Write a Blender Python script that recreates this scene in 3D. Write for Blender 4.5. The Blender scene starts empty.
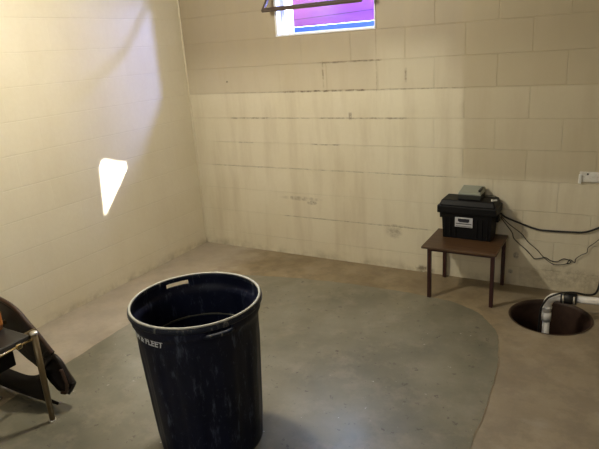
import bpy, bmesh, math, random
from math import sin, cos, pi, radians
from mathutils import Vector, Matrix, noise
random.seed(4)
S = bpy.context.scene
COL = S.collection

# ------------------------------------------------------------------ materials
def mat(name, col=(.5,.5,.5), rough=.6, metal=0, spec=.5):
    m = bpy.data.materials.new(name); m.use_nodes = True
    b = m.node_tree.nodes['Principled BSDF']
    b.inputs['Base Color'].default_value = (*col, 1)
    b.inputs['Roughness'].default_value = rough
    b.inputs['Metallic'].default_value = metal
    b.inputs['Specular IOR Level'].default_value = spec
    return m
class NT:
    def __init__(s, m): s.t = m.node_tree; s.n = s.t.nodes; s.b = s.n['Principled BSDF']; s.pos = None
    def lk(s, a, b): s.t.links.new(a, b)
    def obj(s):
        if not s.pos: s.pos = s.n.new('ShaderNodeTexCoord').outputs['Object']
        return s.pos
    def xyz(s):
        q = s.n.new('ShaderNodeSeparateXYZ'); s.lk(s.obj(), q.inputs[0]); return q.outputs
    def val(s, i, v):
        if isinstance(v, (int, float)): i.default_value = v
        else: s.lk(v, i)
    def math(s, op, a, b=0., c=None, clamp=False):
        q = s.n.new('ShaderNodeMath'); q.operation = op; q.use_clamp = clamp
        s.val(q.inputs[0], a); s.val(q.inputs[1], b)
        if c is not None: s.val(q.inputs[2], c)
        return q.outputs[0]
    def noise(s, scale, detail=4, rough=.55, vec=None, stretch=None):
        q = s.n.new('ShaderNodeTexNoise'); q.inputs['Scale'].default_value = scale
        q.inputs['Detail'].default_value = detail; q.inputs['Roughness'].default_value = rough
        v = vec or s.obj()
        if stretch:
            mp = s.n.new('ShaderNodeMapping'); mp.inputs['Scale'].default_value = stretch; s.lk(v, mp.inputs[0]); v = mp.outputs[0]
        s.lk(v, q.inputs['Vector']); return q.outputs['Fac']
    def ramp(s, f, stops):
        q = s.n.new('ShaderNodeValToRGB'); s.lk(f, q.inputs[0]); e = q.color_ramp.elements
        while len(e) < len(stops): e.new(.5)
        for el, (p, c) in zip(e, stops):
            el.position = p; el.color = (*c, 1) if isinstance(c, tuple) else (c, c, c, 1)
        return q.outputs[0]
    def mix(s, f, a, b, mode='MIX'):
        q = s.n.new('ShaderNodeMix'); q.data_type = 'RGBA'; q.blend_type = mode
        s.val(q.inputs[0], f)
        for i, v in ((6, a), (7, b)):
            if isinstance(v, tuple): q.inputs[i].default_value = (*v, 1)
            else: s.lk(v, q.inputs[i])
        return q.outputs[2]
    def step(s, x, a, b):      # smooth 0..1 between a and b
        q = s.n.new('ShaderNodeMapRange'); q.interpolation_type = 'SMOOTHSTEP'
        s.val(q.inputs[0], x); q.inputs[1].default_value = a; q.inputs[2].default_value = b
        return q.outputs[0]
    def band(s, x, c, w, soft):
        d = s.math('ABSOLUTE', s.math('SUBTRACT', x, c)); return s.math('SUBTRACT', 1., s.step(d, w, w+soft))
    def bump(s, h, strength=.3, dist=.01):
        q = s.n.new('ShaderNodeBump'); q.inputs['Strength'].default_value = strength
        q.inputs['Distance'].default_value = dist; s.lk(h, q.inputs['Height']); s.lk(q.outputs[0], s.b.inputs['Normal'])
    def color(s, c): s.lk(c, s.b.inputs['Base Color'])
    def rough(s, c): s.lk(c, s.b.inputs['Roughness'])

PITCH, Z0 = .2032, .137
CREAM = (.72, .665, .52)
def block_wall(name, axis, u0, extra, jk=.45, bs=.55):
    m = mat(name, CREAM, .55); t = NT(m); o = t.xyz(); u = o[axis]; z = o[2]
    cv = t.n.new('ShaderNodeCombineXYZ')
    wob = t.math('MULTIPLY', t.math('SUBTRACT', t.noise(9, 3), .5), .006)
    t.val(cv.inputs[0], t.math('ADD', t.math('SUBTRACT', u, u0-.4064*40), wob)); t.val(cv.inputs[1], t.math('ADD', t.math('SUBTRACT', z, Z0-PITCH*2), wob))
    br = t.n.new('ShaderNodeTexBrick'); t.lk(cv.outputs[0], br.inputs['Vector'])
    for k, v in (('Scale', 1), ('Mortar Size', .0045), ('Mortar Smooth', .6), ('Bias', 0), ('Brick Width', .4064), ('Row Height', PITCH)):
        br.inputs[k].default_value = v
    br.inputs['Color1'].default_value = (0,0,0,1); br.inputs['Color2'].default_value = (1,1,1,1)
    f = br.outputs['Fac']
    b2 = t.n.new('ShaderNodeTexBrick'); t.lk(cv.outputs[0], b2.inputs['Vector'])     # bed joints alone, where the head joints are filled with paint
    for k, v in (('Scale', 1), ('Mortar Size', .0045), ('Mortar Smooth', .6), ('Bias', 0), ('Brick Width', 400), ('Row Height', PITCH)):
        b2.inputs[k].default_value = v
    if axis == 0: full = t.math('ADD', .12, t.math('MAXIMUM', t.step(u, 2.0, 2.3), t.math('MULTIPLY', t.step(z, 1.3, 1.4), t.step(u, .7, 1.6))), clamp=True)
    else: full = .08
    f = t.math('ADD', t.math('MULTIPLY', f, full), t.math('MULTIPLY', b2.outputs['Fac'], t.math('SUBTRACT', 1., full)))
    per = br.outputs['Color']
    c = t.mix(t.ramp(per, [(0, 0.), (1, .10)]), CREAM, (.56,.48,.32))
    mott = t.noise(2.3, 6, .6)
    c = t.mix(t.ramp(mott, [(.35, 0.), (.75, .35)]), c, (.60,.53,.36))
    fine = t.noise(38, 4, .7)
    c = t.mix(t.ramp(fine, [(.3, .0), (.8, .16)]), c, (.50,.43,.28))
    jn = t.ramp(t.noise(1.7, 3), [(.42, .12), (.72, .75)])
    c = t.mix(t.math('MULTIPLY', f, t.math('MULTIPLY', jn, jk)), c, (.30,.25,.16))
    c = extra(t, c, u, z, f)
    # damp dirt just above the slab
    low = t.math('MULTIPLY', t.math('SUBTRACT', 1., t.step(z, .0, .09)), t.ramp(t.noise(7, 5, .65), [(.42, 0.), (.66, .55)]))
    c = t.mix(low, c, (.26,.21,.13))
    t.color(c)
    h = t.math('SUBTRACT', t.math('MULTIPLY', fine, .22), t.math('MULTIPLY', f, 1.0))
    t.bump(h, bs, .004)
    return m
def back_extra(t, c, u, z, f):
    edge = t.math('MULTIPLY', t.math('SUBTRACT', t.noise(4.5, 5, .6), .5), .10)
    ue = t.math('ADD', u, edge); ze = t.math('ADD', z, t.math('MULTIPLY', edge, .5))
    up = t.step(z, 1.345, 1.362)                                  # older, browner paint above this course
    up_dim = t.step(ze, 1.36, 1.75)  # gradual darkening painted in to offset the lamp high on the wall
    right = t.math('MULTIPLY', t.step(ue, 2.31, 2.37), t.step(ze, .72, .80))
    c = t.mix(t.math('MULTIPLY', up, .36), c, (.34,.265,.165))
    c = t.mix(t.math('MULTIPLY', up_dim, .6), c, (.27,.21,.13))
    c = t.mix(t.math('MULTIPLY', right, .50), c, (.40,.335,.205))
    # pale touched-up streaks below the window's right side
    pale = t.math('MULTIPLY', t.band(ue, 1.98, .20, .12), t.math('SUBTRACT', 1., t.step(ze, 1.55, 1.75)))
    c = t.mix(t.math('MULTIPLY', pale, .32), c, (.76,.72,.56))
    st = t.ramp(t.noise(3.2, 4, .6, stretch=(2.6,1,.35)), [(.46, 0.), (.72, .38)])
    c = t.mix(st, c, (.45,.37,.24))
    # dark cracked joints
    n = t.ramp(t.noise(22, 5, .7), [(.38, 0.), (.6, 1.)])
    def crack_h(zc, a, b, w=.004, k=.7):
        zz = t.math('ADD', z, t.math('MULTIPLY', t.math('SUBTRACT', t.noise(14, 4), .5), .012))
        q = t.math('MULTIPLY', t.band(zz, zc, w, .004), t.band(u, (a+b)/2, (b-a)/2, .04))
        return t.math('MULTIPLY', t.math('MULTIPLY', q, n), k)
    def crack_v(uc, a, b, w=.003, k=.55):
        uu = t.math('ADD', u, t.math('MULTIPLY', t.math('SUBTRACT', t.noise(14, 4), .5), .012))
        q = t.math('MULTIPLY', t.band(uu, uc, w, .004), t.band(z, (a+b)/2, (b-a)/2, .02))
        return t.math('MULTIPLY', t.math('MULTIPLY', q, n), k)
    J = lambda k: Z0+PITCH*k
    for m_ in (crack_h(J(6), .98, 1.62, .005, .9), crack_h(J(6), 1.62, 2.35, .002, .5), crack_h(J(6), .5, .95, .002, .35),
               crack_h(J(5), 1.28, 1.95, .004, .6), crack_h(J(5), .45, .78, .005, .6), crack_h(J(5), .85, 1.15, .002, .5), crack_h(J(4), 1.2, 1.4, .003, .6), crack_h(J(4), .5, .6, .003, .5),
               crack_h(J(7), 1.30, 1.75, .004, .8), crack_v(1.31, J(6), J(7), .004, .65), crack_v(1.735, J(6), J(8), .002, .45),
               crack_h(J(3), .2, 2.3, .002, .45), crack_h(J(1), .9, 2.1, .002, .5), crack_v(1.95, J(6)+.06, J(6)+.13, .005, .7), crack_v(1.52,J(5),J(5)+.03,.012,.7)):
        c = t.mix(m_, c, (.16,.12,.08))
    # scuffs low on the wall
    def blot(uc, zc, ru, rz, k, col=(.24,.20,.14)):
        nonlocal c
        du = t.math('DIVIDE', t.math('SUBTRACT', u, uc), ru); dz = t.math('DIVIDE', t.math('SUBTRACT', z, zc), rz)
        d = t.math('ADD', t.math('MULTIPLY', du, du), t.math('MULTIPLY', dz, dz))
        q = t.math('MULTIPLY', t.math('SUBTRACT', 1., t.step(d, .1, 1.2)), t.math('MULTIPLY', n, k)); c = t.mix(q, c, col)
    blot(1.05, .50, .20, .022, .6); blot(1.15, .47, .05, .02, .8); blot(1.85, .30, .07, .06, .6); blot(1.88, .345, .10, .012, .6)
    blot(3.05, .10, .34, .09, .5, (.24,.19,.11)); blot(2.73, .22, .02, .03, .9, (.1,.1,.1)); blot(2.70, .10, .02, .02, .9, (.1,.1,.1)); blot(.42, 1.447, .010, .010, 1.6, (.03,.02,.02))
    blot(2.08, .02, .09, .04, 1.)
    return c
def left_extra(t, c, u, z, f):
    st = t.ramp(t.noise(3, 4, .6, stretch=(1,2.2,.4)), [(.5, 0.), (.8, .25)])
    return t.mix(st, c, (.60,.52,.38))

M = {}
M['wall_back'] = block_wall('painted_block_back', 0, .3226, back_extra)
M['wall_left'] = block_wall('painted_block_left', 1, .13, left_extra, .14, .38)
M['wall_plain'] = block_wall('painted_block', 0, .1, lambda t, c, u, z, f: t.mix(.45, c, (.22,.17,.11)))
M['ceiling'] = mat('ceiling_paint', (.20,.16,.12), .8)

m = M['floor'] = mat('bare_concrete', (.36,.28,.19), .55); t = NT(m)
c = t.ramp(t.noise(2.2, 7, .62), [(.28, (.23,.175,.10)), (.5, (.34,.268,.165)), (.72, (.46,.375,.255))])
c = t.mix(t.ramp(t.noise(6, 6, .7), [(.45, 0.), (.60, .6)]), c, (.165,.125,.075))
c = t.mix(t.ramp(t.noise(60, 4, .7), [(.35, 0.), (.8, .3)]), c, (.20,.16,.11))
c = t.mix(t.ramp(t.noise(3.3, 5, .6, stretch=(1,1.7,1)), [(.58, 0.), (.7, .4)]), c, (.48,.42,.33))
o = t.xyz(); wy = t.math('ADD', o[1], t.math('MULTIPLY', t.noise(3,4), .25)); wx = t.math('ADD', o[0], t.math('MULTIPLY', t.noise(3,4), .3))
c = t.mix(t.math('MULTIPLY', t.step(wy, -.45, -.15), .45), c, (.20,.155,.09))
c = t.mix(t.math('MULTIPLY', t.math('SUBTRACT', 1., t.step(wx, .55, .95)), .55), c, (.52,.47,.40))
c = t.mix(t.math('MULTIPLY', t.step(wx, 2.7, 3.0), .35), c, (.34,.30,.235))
t.color(c); t.bump(t.noise(45, 6, .7), .25, .004); t.rough(t.ramp(t.noise(5, 4), [(.3, .42), (.7, .7)]))

m = M['patch'] = mat('grey_floor_paint', (.24,.25,.22), .38); t = NT(m)
c = t.ramp(t.noise(1.9, 7, .6), [(.30, (.135,.128,.090)), (.5, (.195,.183,.132)), (.72, (.27,.252,.19))])
c = t.mix(t.ramp(t.noise(5.5, 6, .7), [(.50, 0.), (.75, .55)]), c, (.36,.31,.235))
c = t.mix(t.ramp(t.noise(15, 5, .75), [(.615, 0.), (.655, .8)]), c, (.075,.06,.05))
c = t.mix(t.ramp(t.noise(70, 3, .7), [(.4, 0.), (.9, .25)]), c, (.16,.16,.14))
c = t.mix(t.ramp(t.noise(26, 3, .6), [(.715, 0.), (.74, .8)]), c, (.6,.6,.55))
t.color(c); t.bump(t.noise(30, 6, .7), .12, .004); t.rough(t.ramp(t.noise(4, 5), [(.3, .28), (.7, .46)]))

M['white_frame'] = mat('white_vinyl_frame', (.80,.81,.82), .35)
M['sill_paint'] = mat('white_sill_paint', (.82,.83,.84), .5)
M['bronze'] = mat('dark_bronze_sash', (.10,.075,.06), .45)
m = M['pink'] = mat('pink_plastic', (.78,.13,.55), .4); t = NT(m)
o = t.xyz(); t.color(t.mix(t.band(t.math('ADD', o[2], t.math('MULTIPLY', o[0], -.03)), .215, .002, .001), t.mix(t.noise(5,3), (.20,.025,.14), (.15,.05,.22)), (.05,.01,.05)))
M['blue'] = mat('blue_plastic', (.025,.075,.26), .4)
m = M['gravel'] = mat('pale_gravel', (.6,.6,.62), .9); t = NT(m)
t.color(t.ramp(t.noise(40,5,.8), [(.3,(.25,.27,.34)),(.6,(.72,.75,.82))])); t.bump(t.noise(40,5,.8), .8, .02)
M['well'] = mat('galvanised_well', (.62,.64,.68), .45)
m = M['glass'] = bpy.data.materials.new('window_glass'); m.use_nodes = True
n = m.node_tree.nodes; n.clear(); o_ = n.new('ShaderNodeOutputMaterial'); mx = n.new('ShaderNodeMixShader'); tr = n.new('ShaderNodeBsdfTransparent'); gl = n.new('ShaderNodeBsdfGlossy')
gl.inputs['Roughness'].default_value = .03; mx.inputs[0].default_value = .08
m.node_tree.links.new(tr.outputs[0], mx.inputs[1]); m.node_tree.links.new(gl.outputs[0], mx.inputs[2]); m.node_tree.links.new(mx.outputs[0], o_.inputs[0])

def can_mat(name, base, wear, k):
    m = mat(name, base, .5, 0, .28); t = NT(m)
    c = t.mix(t.ramp(t.noise(5, 5, .6), [(.4, 0.), (.75, .5)]), base, tuple(min(1, x*1.8+.003) for x in base))
    c = t.mix(t.ramp(t.noise(26, 5, .75, stretch=(1,1,.22)), [(.56, 0.), (.70, k)]), c, wear)
    c = t.mix(t.ramp(t.noise(60, 4, .8, stretch=(1,1,.5)), [(.60, 0.), (.72, k*.8)]), c, wear)
    t.color(c); t.bump(t.noise(30, 5), .12, .003); return m
M['can'] = can_mat('navy_plastic', (.004,.006,.021), (.15,.18,.25), .42)
M['can_rim'] = can_mat('scuffed_rim', (.42,.42,.38), (.75,.73,.66), .9)
M['can_lip'] = can_mat('navy_lip', (.008,.012,.026), (.35,.34,.30), .8)
M['dust'] = can_mat('dusty_ridge', (.10,.10,.08), (.35,.34,.28), .9)
M['print'] = mat('white_print', (.75,.80,.85), .5)
m = M['wood'] = mat('oak_veneer', (.20,.095,.035), .42); t = NT(m)
c = t.ramp(t.noise(9, 6, .6, stretch=(.35,6,1)), [(.3,(.05,.025,.012)),(.6,(.10,.052,.023)),(.8,(.145,.08,.035))]); t.color(c); t.bump(t.noise(9,6,.6,stretch=(.35,6,1)), .1, .002)
M['leg_wood'] = mat('dark_red_wood', (.035,.009,.008), .4)
m = M['box'] = mat('black_polypropylene', (.004,.004,.005), .5, 0, .22); t = NT(m); t.bump(t.noise(120,3), .08, .001)
M['rubber'] = mat('black_rubber', (.008,.008,.009), .5)
M['label'] = mat('silver_label', (.55,.56,.58), .4); M['ink'] = mat('label_ink', (.02,.02,.03), .5)
M['charger'] = mat('grey_green_casing', (.30,.33,.28), .38); M['charger_dark'] = mat('charger_dark', (.02,.022,.02), .5)
M['clip'] = mat('pale_clip', (.75,.76,.74), .4)
m = M['pvc'] = mat('white_pvc', (.72,.70,.64), .35); t = NT(m)
t.color(t.mix(t.ramp(t.noise(14,5,.7), [(.45,0.),(.7,.55)]), (.86,.85,.82), (.50,.46,.40)))
m = M['pit'] = mat('rusty_pit_liner', (.09,.05,.035), .6); t = NT(m)
t.color(t.ramp(t.noise(7,5,.7), [(.3,(.018,.008,.005)),(.7,(.065,.034,.022))]))
M['water'] = mat('sump_water', (.01,.008,.006), .06)
m = M['plate'] = mat('aged_white_plastic', (.70,.68,.60), .5); t = NT(m); t.color(t.mix(t.ramp(t.noise(45,4,.7), [(.45,0.),(.7,.5)]), (.76,.75,.70), (.42,.39,.32)))
M['brass'] = mat('brass', (.86,.68,.36), .22, 1.0); M['metal_leg'] = mat('bronze_tube', (.17,.125,.065), .36, .55); M['steel'] = mat('steel_cap', (.8,.78,.72), .3, .8)
m = M['vinyl'] = mat('brown_vinyl', (.011,.006,.004), .55); t = NT(m); t.bump(t.noise(25,5), .2, .004)
M['box_shade'] = mat('box_and_shade_black', (.008,.006,.005), .8, 0, .2)  # seat box, and the sheet that stands in for floor shade
M['vinyl_edge'] = mat('worn_brown_edge', (.05,.025,.015), .5)
M['seat'] = mat('charcoal_vinyl', (.018,.016,.015), .42)
M['orange'] = mat('orange_wood', (.50,.17,.035), .45)

# ------------------------------------------------------------------ mesh helpers
def link(name, me, m, parent=None, smooth=False):
    o = bpy.data.objects.new(name, me); COL.objects.link(o)
    if m is not None: o.data.materials.append(m)
    if smooth:
        for p in me.polygons: p.use_smooth = True
    if parent: o.parent = parent
    return o
def build(name, bm, m, parent=None, smooth=False, bevel=0, seg=2):
    bmesh.ops.remove_doubles(bm, verts=bm.verts, dist=1e-6)
    bmesh.ops.recalc_face_normals(bm, faces=bm.faces)
    me = bpy.data.meshes.new(name); bm.to_mesh(me); bm.free()
    o = link(name, me, m, parent, smooth)
    if bevel:
        b = o.modifiers.new('bevel', 'BEVEL'); b.width = bevel; b.segments = seg; b.limit_method = 'ANGLE'
    return o
def box(bm, x0, x1, y0, y1, z0, z1, mtx=None):
    vs = [bm.verts.new((x, y, z)) for x in (x0, x1) for y in (y0, y1) for z in (z0, z1)]
    if mtx: 
        for v in vs: v.co = mtx @ v.co
    for f in ((0,1,3,2),(4,6,7,5),(0,4,5,1),(2,3,7,6),(0,2,6,4),(1,5,7,3)): bm.faces.new([vs[i] for i in f])
    return vs
def tube(bm, pts, r, seg=12, cap=True):
    pts = [Vector(p) for p in pts]; rs = r if isinstance(r, (list, tuple)) else [r]*len(pts)
    rings = []; up = None
    for i, p in enumerate(pts):
        d = (pts[min(i+1, len(pts)-1)] - pts[max(i-1, 0)]).normalized()
        if up is None: up = d.orthogonal().normalized()
        up = (up - d*up.dot(d)).normalized(); s = d.cross(up)
        rings.append([bm.verts.new(p + (up*cos(a)+s*sin(a))*rs[i]) for a in [2*pi*k/seg for k in range(seg)]])
    for a, b in zip(rings, rings[1:]):
        for k in range(seg): bm.faces.new((a[k], a[(k+1)%seg], b[(k+1)%seg], b[k]))
    if cap: bm.faces.new(rings[0][::-1]); bm.faces.new(rings[-1])
def spline(pts, n=8):
    P = [Vector(p) for p in pts]; P = [2*P[0]-P[1]] + P + [2*P[-1]-P[-2]]; out = []
    for i in range(1, len(P)-2):
        for k in range(n):
            u = k/n; a, b, c, d = P[i-1:i+3]
            out.append(.5*((2*b)+(c-a)*u+(2*a-5*b+4*c-d)*u*u+(3*b-a-3*c+d)*u**3))
    out.append(P[-2]); return out
def lathe(bm, prof, seg=64, closed=False, cx=0, cy=0):
    rings = [[bm.verts.new((cx+r*cos(2*pi*k/seg), cy+r*sin(2*pi*k/seg), z)) for k in range(seg)] for r, z in prof]
    pr = list(zip(rings, rings[1:])) + ([(rings[-1], rings[0])] if closed else [])
    for a, b in pr:
        for k in range(seg): bm.faces.new((a[k], a[(k+1)%seg], b[(k+1)%seg], b[k]))
    return rings
def thing(name, label, cat, loc=(0,0,0), rz=0, group=None):
    o = bpy.data.objects.new(name, None); COL.objects.link(o); o.location = loc; o.rotation_euler = (0,0,rz); o.empty_display_size = .1
    return tag(o, label, cat, group)
def tag(o, label, cat, group=None):
    o['label'] = label; o['category'] = cat
    if group: o['group'] = group
    return o
def struct(o): o['kind'] = 'structure'; return o

# ------------------------------------------------------------------ room
RX, RY, H = 4.6, -5.6, 2.66
WX0, WX1, WZ0, WZ1, TH = .925, 1.740, 1.766, 2.44, .20
PC, PR = (3.005, -.405), .236
# floor slab with the round pit hole
bm = bmesh.new()
out = [bm.verts.new(v) for v in ((0,0,0),(RX,0,0),(RX,RY,0),(0,RY,0))]
hole = []
for k in range(64):
    a = 2*pi*k/64; r = PR*(1+.018*noise.noise((cos(a)*2, sin(a)*2, 3)))
    hole.append(bm.verts.new((PC[0]+r*cos(a), PC[1]+r*sin(a), 0)))
es = [bm.edges.new((l[i], l[(i+1)%len(l)])) for l in (out, hole) for i in range(len(l))]
bmesh.ops.triangle_fill(bm, edges=es, use_beauty=True)
low = [bm.verts.new((v.co.x, v.co.y, -.09)) for v in hole]
for k in range(64): bm.faces.new((hole[k], low[k], low[(k+1)%64], hole[(k+1)%64]))
struct(build('floor', bm, M['floor']))

# grey painted patch, a thin skin over the slab with a rounded corner
pp = [(.80,-3.6),(.70,-3.1),(.63,-2.75),(.60,-2.38),(.585,-2.1),(.56,-1.7),(.55,-1.3),(.56,-.95),(.60,-.70),(.70,-.58),(.91,-.522),(1.25,-.45),(1.65,-.405),(2.0,-.395),(2.25,-.403),(2.40,-.425),(2.50,-.46),(2.60,-.53),(2.70,-.645),(2.76,-.75),(2.79,-.868),(2.82,-1.08),(2.84,-1.32),(2.845,-1.79),(2.84,-2.4),(2.83,-3.0),(2.82,-3.6)]
P = spline([(x, y, 0) for x, y in pp], 10)
P = [p + Vector((noise.noise(p*9), noise.noise(p*9+Vector((5,5,5))), 0))*.008 + Vector((noise.noise(p*30), noise.noise(p*30+Vector((5,5,5))), 0))*.004 for p in P]
bm = bmesh.new(); top = [bm.verts.new((p.x, p.y, .003)) for p in P]; bot = [bm.verts.new((p.x, p.y, .0002)) for p in P]
f = bm.faces.new(top)
for i in range(len(P)): bm.faces.new((top[i], bot[i], bot[(i+1)%len(P)], top[(i+1)%len(P)]))
bmesh.ops.triangulate(bm, faces=[f])
struct(build('floor_patch', bm, M['patch']))
# worn dirt seam round the patch is the slab's own broken edge
bm = bmesh.new()
seam = [p for p in P if p.x > 2.55 and p.y > -3.2]
tube(bm, [(p.x+.004, p.y, -.001) for p in seam], [ .003+.006*abs(noise.noise(p*25)) for p in seam], 6)
struct(build('trim_1', bm, M['floor']))

# back wall with window opening
bm = bmesh.new()
box(bm, -.2, WX0, 0, TH, -.2, H); box(bm, WX1, RX+.2, 0, TH, -.2, H); box(bm, WX0, WX1, 0, TH, -.2, WZ0); box(bm, WX0, WX1, 0, TH, WZ1, H)
struct(build('wall_back', bm, M['wall_back']))
bm = bmesh.new(); box(bm, -.2, 0, RY-.2, 0, -.2, H); struct(build('wall_left', bm, M['wall_left']))
bm = bmesh.new(); box(bm, RX, RX+.2, RY-.2, 0, -.2, H); struct(build('wall_right', bm, M['wall_plain']))
bm = bmesh.new(); box(bm, 0, RX, RY-.2, RY, -.2, H); struct(build('wall_front', bm, M['wall_plain']))
bm = bmesh.new(); box(bm, -.2, RX+.2, RY-.2, TH, H, H+.15); struct(build('ceiling', bm, M['ceiling']))
# rounded caulked bead down the corner
bm = bmesh.new(); tube(bm, [(.006+.003*noise.noise((0,0,z*3)), -.006, z) for z in [i*H/40 for i in range(41)]], .007, 8)
struct(build('trim_2', bm, M['wall_left'], smooth=True))

# window: sill, jamb frame, inner stop, glass outside, hopper sash swung inwards
win = bpy.data.objects.new('window_1', None); COL.objects.link(win); win.location = (WX0, 0, WZ0); struct(win)
def wp(name, bm, m, **k):
    o = build(name, bm, m, **k); o.parent = win; o.matrix_parent_inverse = Matrix.Translation((-WX0, 0, -WZ0)); return o
bm = bmesh.new(); box(bm, WX0+.001, WX1-.001, -.006, TH, WZ0+.0005, WZ0+.014); wp('sill', bm, M['sill_paint'], bevel=.003)
bm = bmesh.new()
box(bm, WX0+.001, WX0+.022, -.004, TH, WZ0+.014, WZ1-.014); box(bm, WX1-.012, WX1-.001, -.004, TH, WZ0+.014, WZ1-.014); box(bm, WX0+.001, WX1-.001, -.004, TH, WZ1-.014, WZ1-.0005)
wp('window_frame', bm, M['white_frame'], bevel=.002)
bm = bmesh.new()   # inner stop profile
box(bm, WX0+.022, WX0+.050, .06, TH, WZ0+.014, WZ1-.014); box(bm, WX1-.030, WX1-.012, .06, TH, WZ0+.014, WZ1-.014)
box(bm, WX0+.050, WX1-.030, .06, TH, WZ0+.014, WZ0+.022); box(bm, WX0+.050, WX1-.030, .06, TH, WZ1-.036, WZ1-.014)
wp('window_stop', bm, M['white_frame'], bevel=.002)
# sash, hinged at the head
A, B_ = Vector((0, .03, 2.19)), Vector((0, -.195, WZ0+.175))
d = (B_-A); L = d.length; dz = d.normalized(); nrm = Vector((0, -dz.z, dz.y))
mt = Matrix(((1,0,0,0),(0,nrm.y,dz.y,A.y),(0,nrm.z,dz.z,A.z),(0,0,0,1)))   # local z runs down the sash, y is its normal
sx0, sx1 = WX0+.012, WX1-.018
bm = bmesh.new(); box(bm, sx0, sx1, -.010, .010, L-.026, L, mt); box(bm, sx0+.02, sx1-.02, -.008, .008, 0, .022, mt); wp('sash_rail', bm, M['bronze'], bevel=.002)
bm = bmesh.new(); box(bm, sx0, sx0+.02, -.009, .009, 0, L-.026, mt); box(bm, sx1-.02, sx1, -.009, .009, 0, L-.026, mt); wp('sash_stile', bm, M['bronze'], bevel=.002)
bm = bmesh.new(); box(bm, sx0+.02, sx1-.02, -.002, .002, .022, L-.026, mt); wp('pane', bm, M['glass'])

# outside the window: a metal window well with pale gravel and pink and blue plastic
bm = bmesh.new(); box(bm, -.6, 5, TH+.001, 3.0, 1.50, 1.70); struct(build('ground_outside', bm, M['gravel']))
bin_ = thing('plastic_tote', 'bright pink and blue plastic tote outside behind the basement window, unseen top added to shape the sun', 'tote', (1.35, .46, 1.70))
bm = bmesh.new()
prof = [(-1.05,.13),(.62,.13),(.62,.60),(.245,.60)]
#  unseen upper part added above the pink, with a slanted gap for the sun
edge = [(-1.05,.13),(1.2,.13),(1.2,1.6),(.392,1.6),(.392,.905),(.368,.622),(.056,.598),(.02,.60),(-1.05,.60)]
def plate(poly, y0, y1):
    b = bmesh.new(); f0 = [b.verts.new((x, y0, z)) for x, z in poly]; f1 = [b.verts.new((x, y1, z)) for x, z in poly]
    b.faces.new(f0); b.faces.new(f1[::-1])
    for i in range(len(poly)): b.faces.new((f0[i], f1[i], f1[(i+1)%len(poly)], f0[(i+1)%len(poly)]))
    return b
SUNX, SUNC, BY = 1.153, 1.114, .46
def up(x, z): return (x+BY*SUNX-1.35, z+BY*SUNC-1.70)
v1, v2, v3 = up(.925,1.80), up(1.288,1.82), up(1.25,2.19)
SUN_CUT = [(-1.05,.142),(1.3,.142),(1.3,1.3),(v3[0],1.3),v3,v2,v1,(v3[0]-.012,v3[1]),(v3[0]-.012,1.3),(.09,1.3),(.09,.5),(-1.05,.5)]  # panel outline, notched above the view so only a triangle of sun enters
build('panel_sun_mask', plate(SUN_CUT, 0, .02), M['pink'], parent=bin_)
build('base', plate([(-1.05,0.0),(1.3,0.0),(1.3,.139),(-1.05,.139)], -.02, .02), M['blue'], parent=bin_, bevel=.004)

# ------------------------------------------------------------------ trash can
can = thing('trash_can', 'tall navy blue plastic trash can with scuffed pale rim standing open on the grey floor', 'trash can', (1.775, -2.18, .003)); can.scale = (.96, .96, .99)
NS, HT = 144, .70
A1 = math.atan2(.16, -.26)            # handle on the far left side; the other faces it
def rad(z, a):
    base = .238 + (.272-.238)*min(z/.62, 1)
    if z > .645: base += .012
    elif z > .62: base += .012*(z-.62)/.025
    fl = max(0, min(1, (z-.03)/.05))*max(0, min(1, (.60-z)/.12))
    base += .0045*fl*max(-1, min(1, 2.2*sin(a*10)))
    return base
zs = [0,.012,.03,.06,.10,.16,.22,.28,.34,.40,.46,.50,.54,.56,.585,.60,.62,.632,.645,.655,.678,.69]
bm = bmesh.new()
rg = [[bm.verts.new((rad(z, 2*pi*k/NS)*cos(2*pi*k/NS), rad(z, 2*pi*k/NS)*sin(2*pi*k/NS), z)) for k in range(NS)] for z in zs]
def slot(k, i):
    a = 2*pi*(k+.5)/NS
    for c_ in (A1, A1+pi):
        dd = (a-c_+pi) % (2*pi) - pi
        if abs(dd) < .21 and zs[i] in (.655,): return True
    return False
for i in range(len(zs)-1):
    for k in range(NS):
        if not slot(k, i): bm.faces.new((rg[i][k], rg[i][(k+1)%NS], rg[i+1][(k+1)%NS], rg[i+1][k]))
cb = bm.verts.new((0,0,.006))
for k in range(NS): bm.faces.new((cb, rg[0][(k+1)%NS], rg[0][k]))
body = build('body', bm, M['can'], can, True)
so = body.modifiers.new('thick', 'SOLIDIFY'); so.thickness = .0045; so.offset = -1
bm = bmesh.new(); R0 = .284
lathe(bm, [(R0-.004,.678),(R0+.008,.674),(R0+.011,.680),(R0+.010,.692),(R0+.004,.698),(R0-.004,.698),(R0-.006,.690)], 96, True)
build('lip', bm, M['can_lip'], can, True)
bm = bmesh.new(); lathe(bm, [(R0-.0055,.6975),(R0+.0060,.6975),(R0+.0045,.7025),(R0-.0005,.7035),(R0-.0045,.7020)], 96, True)
rim = build('rim', bm, M['can_rim'], can, True); rim['label'] = 'scuffed whitish rim'
bm = bmesh.new(); lathe(bm, [(.2535,.497),(.2590,.491),(.2590,.503)], 96, True); build('inner_ridge', bm, M['dust'], can, True)
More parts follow.
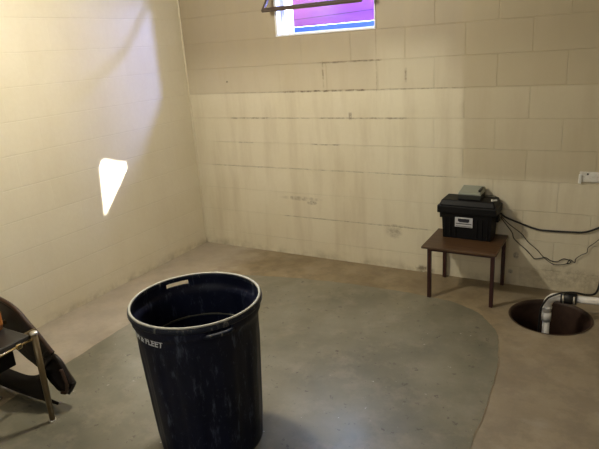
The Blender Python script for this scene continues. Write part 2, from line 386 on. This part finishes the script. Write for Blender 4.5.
for c_ in (A1, A1+pi):                         # moulded grips under the lip
    bm = bmesh.new(); n_ = 18; ring = []
    for i in range(n_+1):
        a = c_ + (-.24+.48*i/n_); e = min(1, min(i, n_-i)/3)
        o1 = .284+.012*e
        ring.append([bm.verts.new((r*cos(a), r*sin(a), z)) for r, z in ((.283,.646),(o1,.642),(o1+.001,.654),(.2835,.657))])
    for p, q in zip(ring, ring[1:]):
        for k in range(4): bm.faces.new((p[k], p[(k+1)%4], q[(k+1)%4], q[k]))
    bm.faces.new(ring[0]); bm.faces.new(ring[-1][::-1])
    build('handle', bm, M['can_lip'], can, True)
# printed words, wrapped round the can
def text_mesh(s, size, shear=0.):
    cu = bpy.data.curves.new('t', 'FONT'); cu.body = s; cu.size = size; cu.align_x = 'CENTER'; cu.shear = shear; cu.offset = size*.02
    to = bpy.data.objects.new('t', cu); COL.objects.link(to); bpy.context.view_layer.update()
    me = bpy.data.meshes.new_from_object(to.evaluated_get(bpy.context.evaluated_depsgraph_get()))
    bpy.data.objects.remove(to); return me
def wrap(me, name, a0, z0, parent, grow=.0012):
    b = bmesh.new(); b.from_mesh(me); bpy.data.meshes.remove(me)
    bmesh.ops.subdivide_edges(b, edges=[e for e in b.edges if e.calc_length() > .01], cuts=2)
    for v in b.verts:
        z = z0+v.co.y; r = .2855+grow if z > .6 else .2735+grow
        r = (.272+.012*max(0,min(1,(z-.62)/.025)))+grow+.0005
        a = a0+v.co.x/r; v.co = Vector((r*cos(a), r*sin(a), z))
    ret = bmesh.ops.extrude_face_region(b, geom=list(b.faces))
    for e in ret['geom']:
        if isinstance(e, bmesh.types.BMVert): e.co *= 1; e.co.x *= 1.002; e.co.y *= 1.002
    return build(name, b, M['print'], parent)
TA = math.atan2(-1.0, -.34)
wrap(text_mesh('FARM & FLEET', .039, .25), 'lettering', TA+.03, .604, can)

# ------------------------------------------------------------------ little table
tb = thing('side_table', 'small low brown wooden table with four dark square legs against the back wall', 'table', (2.45, -.22, 0))
LX, LY = (-.203, .203), (-.185, .190)
bm = bmesh.new(); box(bm, -.256, .226, -.200, .205, .352, .367); build('tabletop', bm, M['wood'], tb, bevel=.003)
for x in LX:
    for y in LY:
        bm = bmesh.new(); box(bm, x-.012, x+.012, y-.012, y+.012, 0, .352); build('leg', bm, M['leg_wood'], tb, bevel=.002)
bm = bmesh.new()
box(bm, LX[0]+.012, LX[1]-.012, LY[0]-.004, LY[0]+.004, .338, .352)
box(bm, LX[0]+.012, LX[1]-.012, LY[1]-.004, LY[1]+.004, .338, .352)
bm.free()
for y in LY:
    bm = bmesh.new(); box(bm, LX[0]+.012, LX[1]-.012, y-.004, y+.004, .338, .352); build('apron', bm, M['leg_wood'], tb)

# battery box
bb = thing('battery_box', 'black plastic battery box with silver label sitting on the small wooden table', 'battery box', (2.435, -.115, .367), -.02); bb.scale = (1.03, 1, 1.13)
bm = bmesh.new()
vs = box(bm, -.163, .163, -.082, .082, 0, .165)
for v in vs:
    if v.co.z < .01: v.co.x *= .95; v.co.y *= .93
for k in range(-4, 5):
    if abs(k) > 1: box(bm, k*.034-.004, k*.034+.004, -.0855, -.078, .012, .13)
build('body', bm, M['box'], bb, bevel=.006)
bm = bmesh.new()
vs = box(bm, -.190, .190, -.097, .094, .158, .205)
vs = box(bm, -.180, .180, -.088, .090, .205, .238)
for v in vs:
    if v.co.z > .23: v.co.x *= .92; v.co.y = v.co.y*.86+.008
build('lid', bm, M['box'], bb, bevel=.006)
for x in (-.182, .182):
    bm = bmesh.new(); box(bm, x-.010, x+.010, -.03, .03, .11, .162); build('handle', bm, M['box'], bb, bevel=.005)
bm = bmesh.new(); box(bm, -.072, .042, -.0885, -.0855, .078, .138); lb = build('label', bm, M['label'], bb, bevel=.001); lb['label'] = 'silver sticker'
bm = bmesh.new(); box(bm, -.052, .022, -.0900, -.0885, .113, .131); box(bm, -.044, .016, -.0900, -.0885, .1085, .1125)
box(bm, -.066, .036, -.0900, -.0885, .097, .1015); box(bm, -.066, .036, -.0900, -.0885, .0825, .0855); build('print', bm, M['ink'], lb)
# charger on the lid
ch = thing('battery_charger', 'small grey-green charger box lying on the lid of the black battery box', 'charger', (2.440, -.095, .637), -.02); ch.scale = (1.12, 1.1, 1.15)
bm = bmesh.new(); vs = box(bm, -.066, .068, -.060, .060, 0, .028); build('base', bm, M['charger_dark'], ch, bevel=.003)
bm = bmesh.new(); vs = box(bm, -.066, .068, -.060, .060, .028, .040)
for v in vs:
    if v.co.z > .03: v.co.x *= .95; v.co.z += (v.co.y+.06)*.16
build('casing', bm, M['charger'], ch, bevel=.003)
bm = bmesh.new(); box(bm, .050, .063, -.045, .045, .046, .058); build('fin', bm, M['charger_dark'], ch, bevel=.001)
# clip on a lead
cl = thing('terminal_clip', 'small pale clip on a thin lead lying on the battery box lid', 'clip', (2.600, -.15, .6365), .6)
bm = bmesh.new(); box(bm, -.020, .018, -.006, .006, .001, .010); box(bm, -.020, -.008, -.009, .009, .001, .013); build('jaw', bm, M['clip'], cl, bevel=.002)
bm = bmesh.new(); tube(bm, spline([(.017,0,.006),(.035,.02,.014),(.02,.055,.020),(-.035,.075,.026),(-.07,.085,.03)]), .0018, 8); build('lead', bm, M['rubber'], cl, True)

# ------------------------------------------------------------------ cables
def cable(name, pts, r, label, m='rubber', n=8, group=None):
    bm = bmesh.new(); tube(bm, spline(pts, n), r, 8); o = build(name, bm, M[m], None, True); return tag(o, label, 'cable', group)
cable('power_cord', [(2.628,-.06,.53),(2.66,-.035,.497),(2.749,-.02,.460),(2.81,-.014,.438),(2.875,-.012,.424),(2.96,-.012,.424),(3.053,-.012,.428),(3.128,-.012,.434),(3.19,-.012,.460),(3.26,-.012,.505),(3.4,-.012,.60)], .0062, 'thick black cord sagging along the back wall from the battery box')
cable('thin_wire', [(2.628,-.05,.50),(2.665,-.03,.44),(2.70,-.012,.385),(2.715,-.008,.34),(2.79,-.008,.275),(2.835,-.008,.228),(2.85,-.008,.214),(2.885,-.008,.222),(2.917,-.008,.232),(2.95,-.008,.214),(2.99,-.008,.212),(3.012,-.008,.228),(3.03,-.008,.238),(3.062,-.008,.232),(3.072,-.008,.218),(3.05,-.008,.205)], .0028, 'thin black wire with a kinked loop, lower one hanging beside the table', n=5)
cable('thin_wire', [(2.628,-.045,.51),(2.68,-.03,.45),(2.76,-.014,.385),(2.80,-.014,.335),(2.86,-.014,.285),(2.905,-.014,.236),(2.955,-.014,.200),(2.985,-.014,.192),(3.045,-.014,.206),(3.065,-.014,.240),(3.095,-.014,.222),(3.10,-.014,.250),(3.13,-.014,.280),(3.16,-.014,.300),(3.165,-.014,.335),(3.20,-.014,.372),(3.26,-.014,.44)], .0024, 'thin dark wire rising in twists towards the right edge of the back wall', n=5)

# outlet plate
ol = thing('outlet_cover', 'aged white plastic cover plate fixed on the back wall near the right edge', 'outlet cover', (3.15, 0, .792))
bm = bmesh.new(); box(bm, -.072, .072, -.010, -.0005, -.030, .036); build('plate', bm, M['plate'], ol, bevel=.003)
bm = bmesh.new(); box(bm, -.076, -.058, -.020, -.0005, -.038, .018); build('clamp', bm, M['clip'], ol, bevel=.003)
bm = bmesh.new(); box(bm, -.046, .060, -.016, -.010, -.024, .008); build('socket_face', bm, M['plate'], ol, bevel=.003)
bm = bmesh.new(); tube(bm, [(-.026,-.0112,.022),(-.026,-.0095,.022)], .006, 12); build('screw', bm, M['rubber'], ol)

# ------------------------------------------------------------------ sump pit and pipes
bm = bmesh.new()
lathe(bm, [(PR+.004,.0025),(PR-.002,.0035),(PR-.008,.001),(PR-.012,-.02),(PR-.018,-.62),(PR-.012,-.62),(PR+.004,-.02)], 64, False, PC[0], PC[1])
bt = bmesh.ops.create_circle(bm, cap_ends=True, segments=64, radius=PR-.016, matrix=Matrix.Translation((PC[0], PC[1], -.62)))
struct(build('sump_pit', bm, M['pit'], None, True))
bm = bmesh.new(); bmesh.ops.create_circle(bm, cap_ends=True, segments=64, radius=PR-.0155, matrix=Matrix.Translation((PC[0], PC[1], -.42)))
w = build('sump_water', bm, M['water']); struct(w)

PZ, PY, PX = .138, -.405, 2.985
pipe = thing('discharge_pipe', 'dirty white plastic drain pipe rising out of the round floor pit and bending right', 'pipe', (PX, PY, -.62))
def pb(name, bm, m, sm=True):
    o = build(name, bm, M[m], None, sm); o.parent = pipe; o.matrix_parent_inverse = Matrix.Translation((-PX, -PY, .62)); return o
bm = bmesh.new(); tube(bm, [(PX+.004,PY,-.62),(PX,PY,.03)], .021, 20); pb('riser', bm, 'pvc')
bm = bmesh.new(); tube(bm, [(PX,PY,-.03),(PX,PY,.028)], .0275, 20); tube(bm, [(PX,PY,.055),(PX,PY,.066)], .0285, 20); pb('fitting', bm, 'pvc')
bm = bmesh.new(); R_ = .062
el = [(PX,PY,.030)]+[(PX+R_-R_*cos(a), PY, PZ-R_+R_*sin(a)) for a in [pi/2*i/10 for i in range(11)]]+[(PX+R_+.02,PY,PZ+.001)]
tube(bm, el, .0255, 20); pb('elbow', bm, 'pvc')
bm = bmesh.new(); tube(bm, [(PX+.072,PY,PZ),(PX+.158,PY,PZ+.004)], .034, 24)
cp = pb('coupling', bm, 'rubber'); cp['label'] = 'black rubber coupling'
for x in (.086, .146):
    bm = bmesh.new(); tube(bm, [(PX+x-.005,PY,PZ+.001),(PX+x+.005,PY,PZ+.0015)], .0355, 24); o = build('hose_clamp', bm, M['steel'], cp, True); o.matrix_parent_inverse = Matrix.Translation((-PX, -PY, .62)) if False else Matrix()
    o.parent = cp; o.matrix_parent_inverse = (Matrix.Translation((PX,PY,-.62)) @ Matrix.Translation((-PX,-PY,.62))).inverted()
bm = bmesh.new(); tube(bm, [(PX+.155,PY,PZ+.004),(3.7,PY,PZ+.03)], .0215, 20); pb('outlet_pipe', bm, 'pvc')
cable('pump_cord', [(2.945,-.438,-.60),(2.948,-.438,-.2),(2.950,-.440,-.05),(2.952,-.437,.04),(2.962,-.440,.085),(2.990,-.441,.138),(3.03,-.438,.166),(3.07,-.425,.180),(3.13,-.41,.184),(3.19,-.40,.176),(3.235,-.37,.178),(3.252,-.33,.22),(3.256,-.30,.32),(3.262,-.28,.45)],   .0062, 'black pump cord strapped along the white pipe out of the pit')

# ------------------------------------------------------------------ broken chair at the left edge
chr_ = thing('broken_chair', 'old brown vinyl chair with bronze tube legs and torn curved back at left edge', 'chair', (.74, -2.67, 0))
def P2(x, y, z): return (x-.74, y+2.67, z)
def cpart(name, bm, m, sm=False, bevel=0):
    return build(name, bm, M[m], chr_, sm, bevel)
for i, (x, y) in enumerate(((.988,-2.44),(.54,-2.44),(.988,-2.93),(.54,-2.93))):
    bm = bmesh.new(); tube(bm, [P2(x-.010,y,0.012),P2(x,y,.488)], [.0135,.0155], 16); lg = cpart('leg', bm, 'metal_leg', True)
    bm = bmesh.new(); tube(bm, [P2(x-.010,y,0),P2(x-.010,y,.014)], .0165, 16); build('foot', bm, M['steel'], lg, True)
    bm = bmesh.new(); tube(bm, [P2(x,y,.487),P2(x,y,.497)], .0175, 16); build('cap', bm, M['steel'], lg, True)
bm = bmesh.new(); box(bm, .54-.74, .978-.74, -2.93+2.67, -2.45+2.67, .452, .487)
vs = [v for v in bm.verts]; cpart('seat', bm, 'seat', False, .012)
bm = bmesh.new(); tube(bm, [P2(.992,-2.455,.468),P2(.992,-2.915,.468)], .0055, 12); cpart('rod', bm, 'brass', True)
bm = bmesh.new(); box(bm, .982-.74, .998-.74, -2.535+2.67, -2.51+2.67, .455, .475); cpart('rod_clip', bm, 'brass', False, .002)
bm = bmesh.new(); box(bm, .56-.74, .895-.74, -2.88+2.67, -2.50+2.67, .333, .452); cpart('seat_box', bm, 'box_shade', False, .006)
# curved back shell in the plane behind the rear legs (x, z)
up_e = [(.30,.515),(.42,.555),(.55,.572),(.60,.570),(.68,.553),(.745,.520),(.80,.465),(.855,.405),(.905,.340),(.925,.312)]
lo_e = [(.30,.36),(.42,.345),(.50,.330),(.56,.318),(.62,.300),(.67,.280),(.72,.250),(.77,.225),(.82,.205),(.875,.262)]
def shell(ue, le, y_of, th, name, m, n=6, mid=.02):
    bm = bmesh.new(); U = spline([(a, 0, b) for a, b in ue], n); Lo = spline([(a, 0, b) for a, b in le], n); K = 6; g = []
    for a, b in zip(U, Lo):
        row = []
        for k in range(K+1):
            s_ = k/K; p = a.lerp(b, s_); row.append(bm.verts.new(P2(p.x, y_of(p.x) + mid*sin(pi*s_), p.z)))
        g.append(row)
    for r0, r1 in zip(g, g[1:]):
        for k in range(K): bm.faces.new((r0[k], r0[k+1], r1[k+1], r1[k]))
    o = cpart(name, bm, m, True); s2 = o.modifiers.new('t', 'SOLIDIFY'); s2.thickness = th; s2.offset = 1
    return o, U
ys = lambda x: -2.355 + .03*((x-.62)/.35)**2
back, U = shell(up_e, lo_e, ys, .012, 'backrest', 'vinyl')
bm = bmesh.new(); tube(bm, [P2(p.x, ys(p.x), p.z) for p in U], .010, 10); build('back_rim', bm, M['vinyl_edge'], back, True)
ue = [(.850,.262),(.875,.290),(.905,.282),(.93,.288),(.955,.270),(.975,.235),(.99,.195),(.997,.155)]
le = [(.80,.215),(.815,.185),(.83,.155),(.85,.128),(.88,.110),(.90,.095),(.94,.092),(.98,.105)]
tf, U = shell(ue, le, lambda x: -2.335 - .03*(x-.9), .022, 'torn_panel', 'vinyl', mid=.035)
bm = bmesh.new(); q = spline([(.975,-2.337,.235),(.99,-2.338,.19),(.997,-2.339,.155),(.98,-2.339,.105),(.94,-2.338,.092)], 6); tube(bm, [P2(*p) for p in q], .009, 10); build('panel_edge', bm, M['vinyl_edge'], tf, True)
shell([(.28,.13),(.40,.135),(.50,.14),(.60,.138),(.70,.14),(.78,.16),(.83,.19),(.87,.215)], [(.28,.012),(.40,.010),(.50,.012),(.60,.010),(.70,.010),(.80,.010),(.86,.011),(.905,.016)], lambda x: -2.352, .014, 'shade_sheet', 'box_shade', mid=-.055)  # dark sheet added in place of the chair's shadow on the floor
bm = bmesh.new(); box(bm, .55-.74, .90-.74, -2.443+2.67, -2.437+2.67, .41, .45); cpart('back_rail', bm, 'metal_leg', False, .002)
for x, z in ((.60, .42), (.84, .42)):
    bm = bmesh.new(); box(bm, x-.74, x+.018-.74, -2.45+2.67, -2.345+2.67, z, z+.02); cpart('back_bracket', bm, 'metal_leg', False, .002)
# orange board propped on the seat
bm = bmesh.new()
poly = [(.50,.4875),(.735,.4875),(.75,.52),(.752,.58),(.735,.63),(.70,.665),(.65,.68),(.50,.685)]
b2 = plate(poly, 0, .03); ob = build('wooden_board', b2, M['orange'], None, False, .006, 3)
ob.location = (.065, -2.50, 0); tag(ob, 'orange-brown rounded wooden board standing on the broken chair seat at left edge', 'board')
bpy.context.view_layer.update()

# ------------------------------------------------------------------ light
def lamp(kind, name, loc, energy, col, **k):
    l = bpy.data.lights.new(name, kind); l.energy = energy; l.color = col
    for a, b in k.items(): setattr(l, a, b)
    o = bpy.data.objects.new(name, l); COL.objects.link(o); o.location = loc; return o
lamp('POINT', 'ceiling_bulb', (1.34, -1.82, 2.06), 87, (1,.92,.74), shadow_soft_size=.07)
sun = lamp('SUN', 'sun', (3, 2, 4), 60, (1,.98,.95), angle=radians(.8))
sun.rotation_euler = Vector((SUNX, 1, SUNC)).to_track_quat('Z', 'Y').to_euler()
re = lamp('AREA', 'rear_fill', (2.4, -5.40, 2.25), 19, (.97,1,.98), shape='RECTANGLE', size=1.3, size_y=.8)  # added fill lamp behind the camera, lifts the lower walls
re.rotation_euler = (re.location - Vector((.9,0,.5))).to_track_quat('Z', 'Y').to_euler()
# daylight bounced off the bright side of the window well
gl = lamp('AREA', 'well_bounce', (1.937, .35, 2.22), 42, (.30,.38,1), shape='DISK', size=.10)
gl.rotation_euler = (gl.location - Vector((.6,-.2,1.6))).to_track_quat('Z', 'Y').to_euler()
po = lamp('AREA', 'window_portal', (1.33, TH+.02, 1.98), 1, (1,1,1), shape='RECTANGLE', size=.8, size_y=.42)
po.rotation_euler = (radians(-90), 0, 0); po.data.cycles.is_portal = True
w = bpy.data.worlds.new('sky'); S.world = w; w.use_nodes = True
w.node_tree.nodes['Background'].inputs[0].default_value = (.42,.63,1,1); w.node_tree.nodes['Background'].inputs[1].default_value = 22

# ------------------------------------------------------------------ camera
R = Vector((.86826743,.49176343,-.06542483)); U_ = Vector((-.0949114,.29410619,.95104857)); F = Vector((-.48693275,.81955493,-.30203678))
cd = bpy.data.cameras.new('camera'); cam = bpy.data.objects.new('camera', cd); COL.objects.link(cam); S.camera = cam
cd.sensor_width = 36; cd.lens = 556.43375/599*36; cd.clip_start = .02
mw = Matrix.Identity(4)
for i in range(3): mw[i][0] = R[i]; mw[i][1] = U_[i]; mw[i][2] = -F[i]
mw.translation = Vector((3.28104829,-3.80814666,1.67624773)); cam.matrix_world = mw
S.view_settings.view_transform = 'Standard'; S.view_settings.look = 'None'; S.view_settings.gamma = 1; S.view_settings.use_curve_mapping = False
S.view_settings.exposure = 0
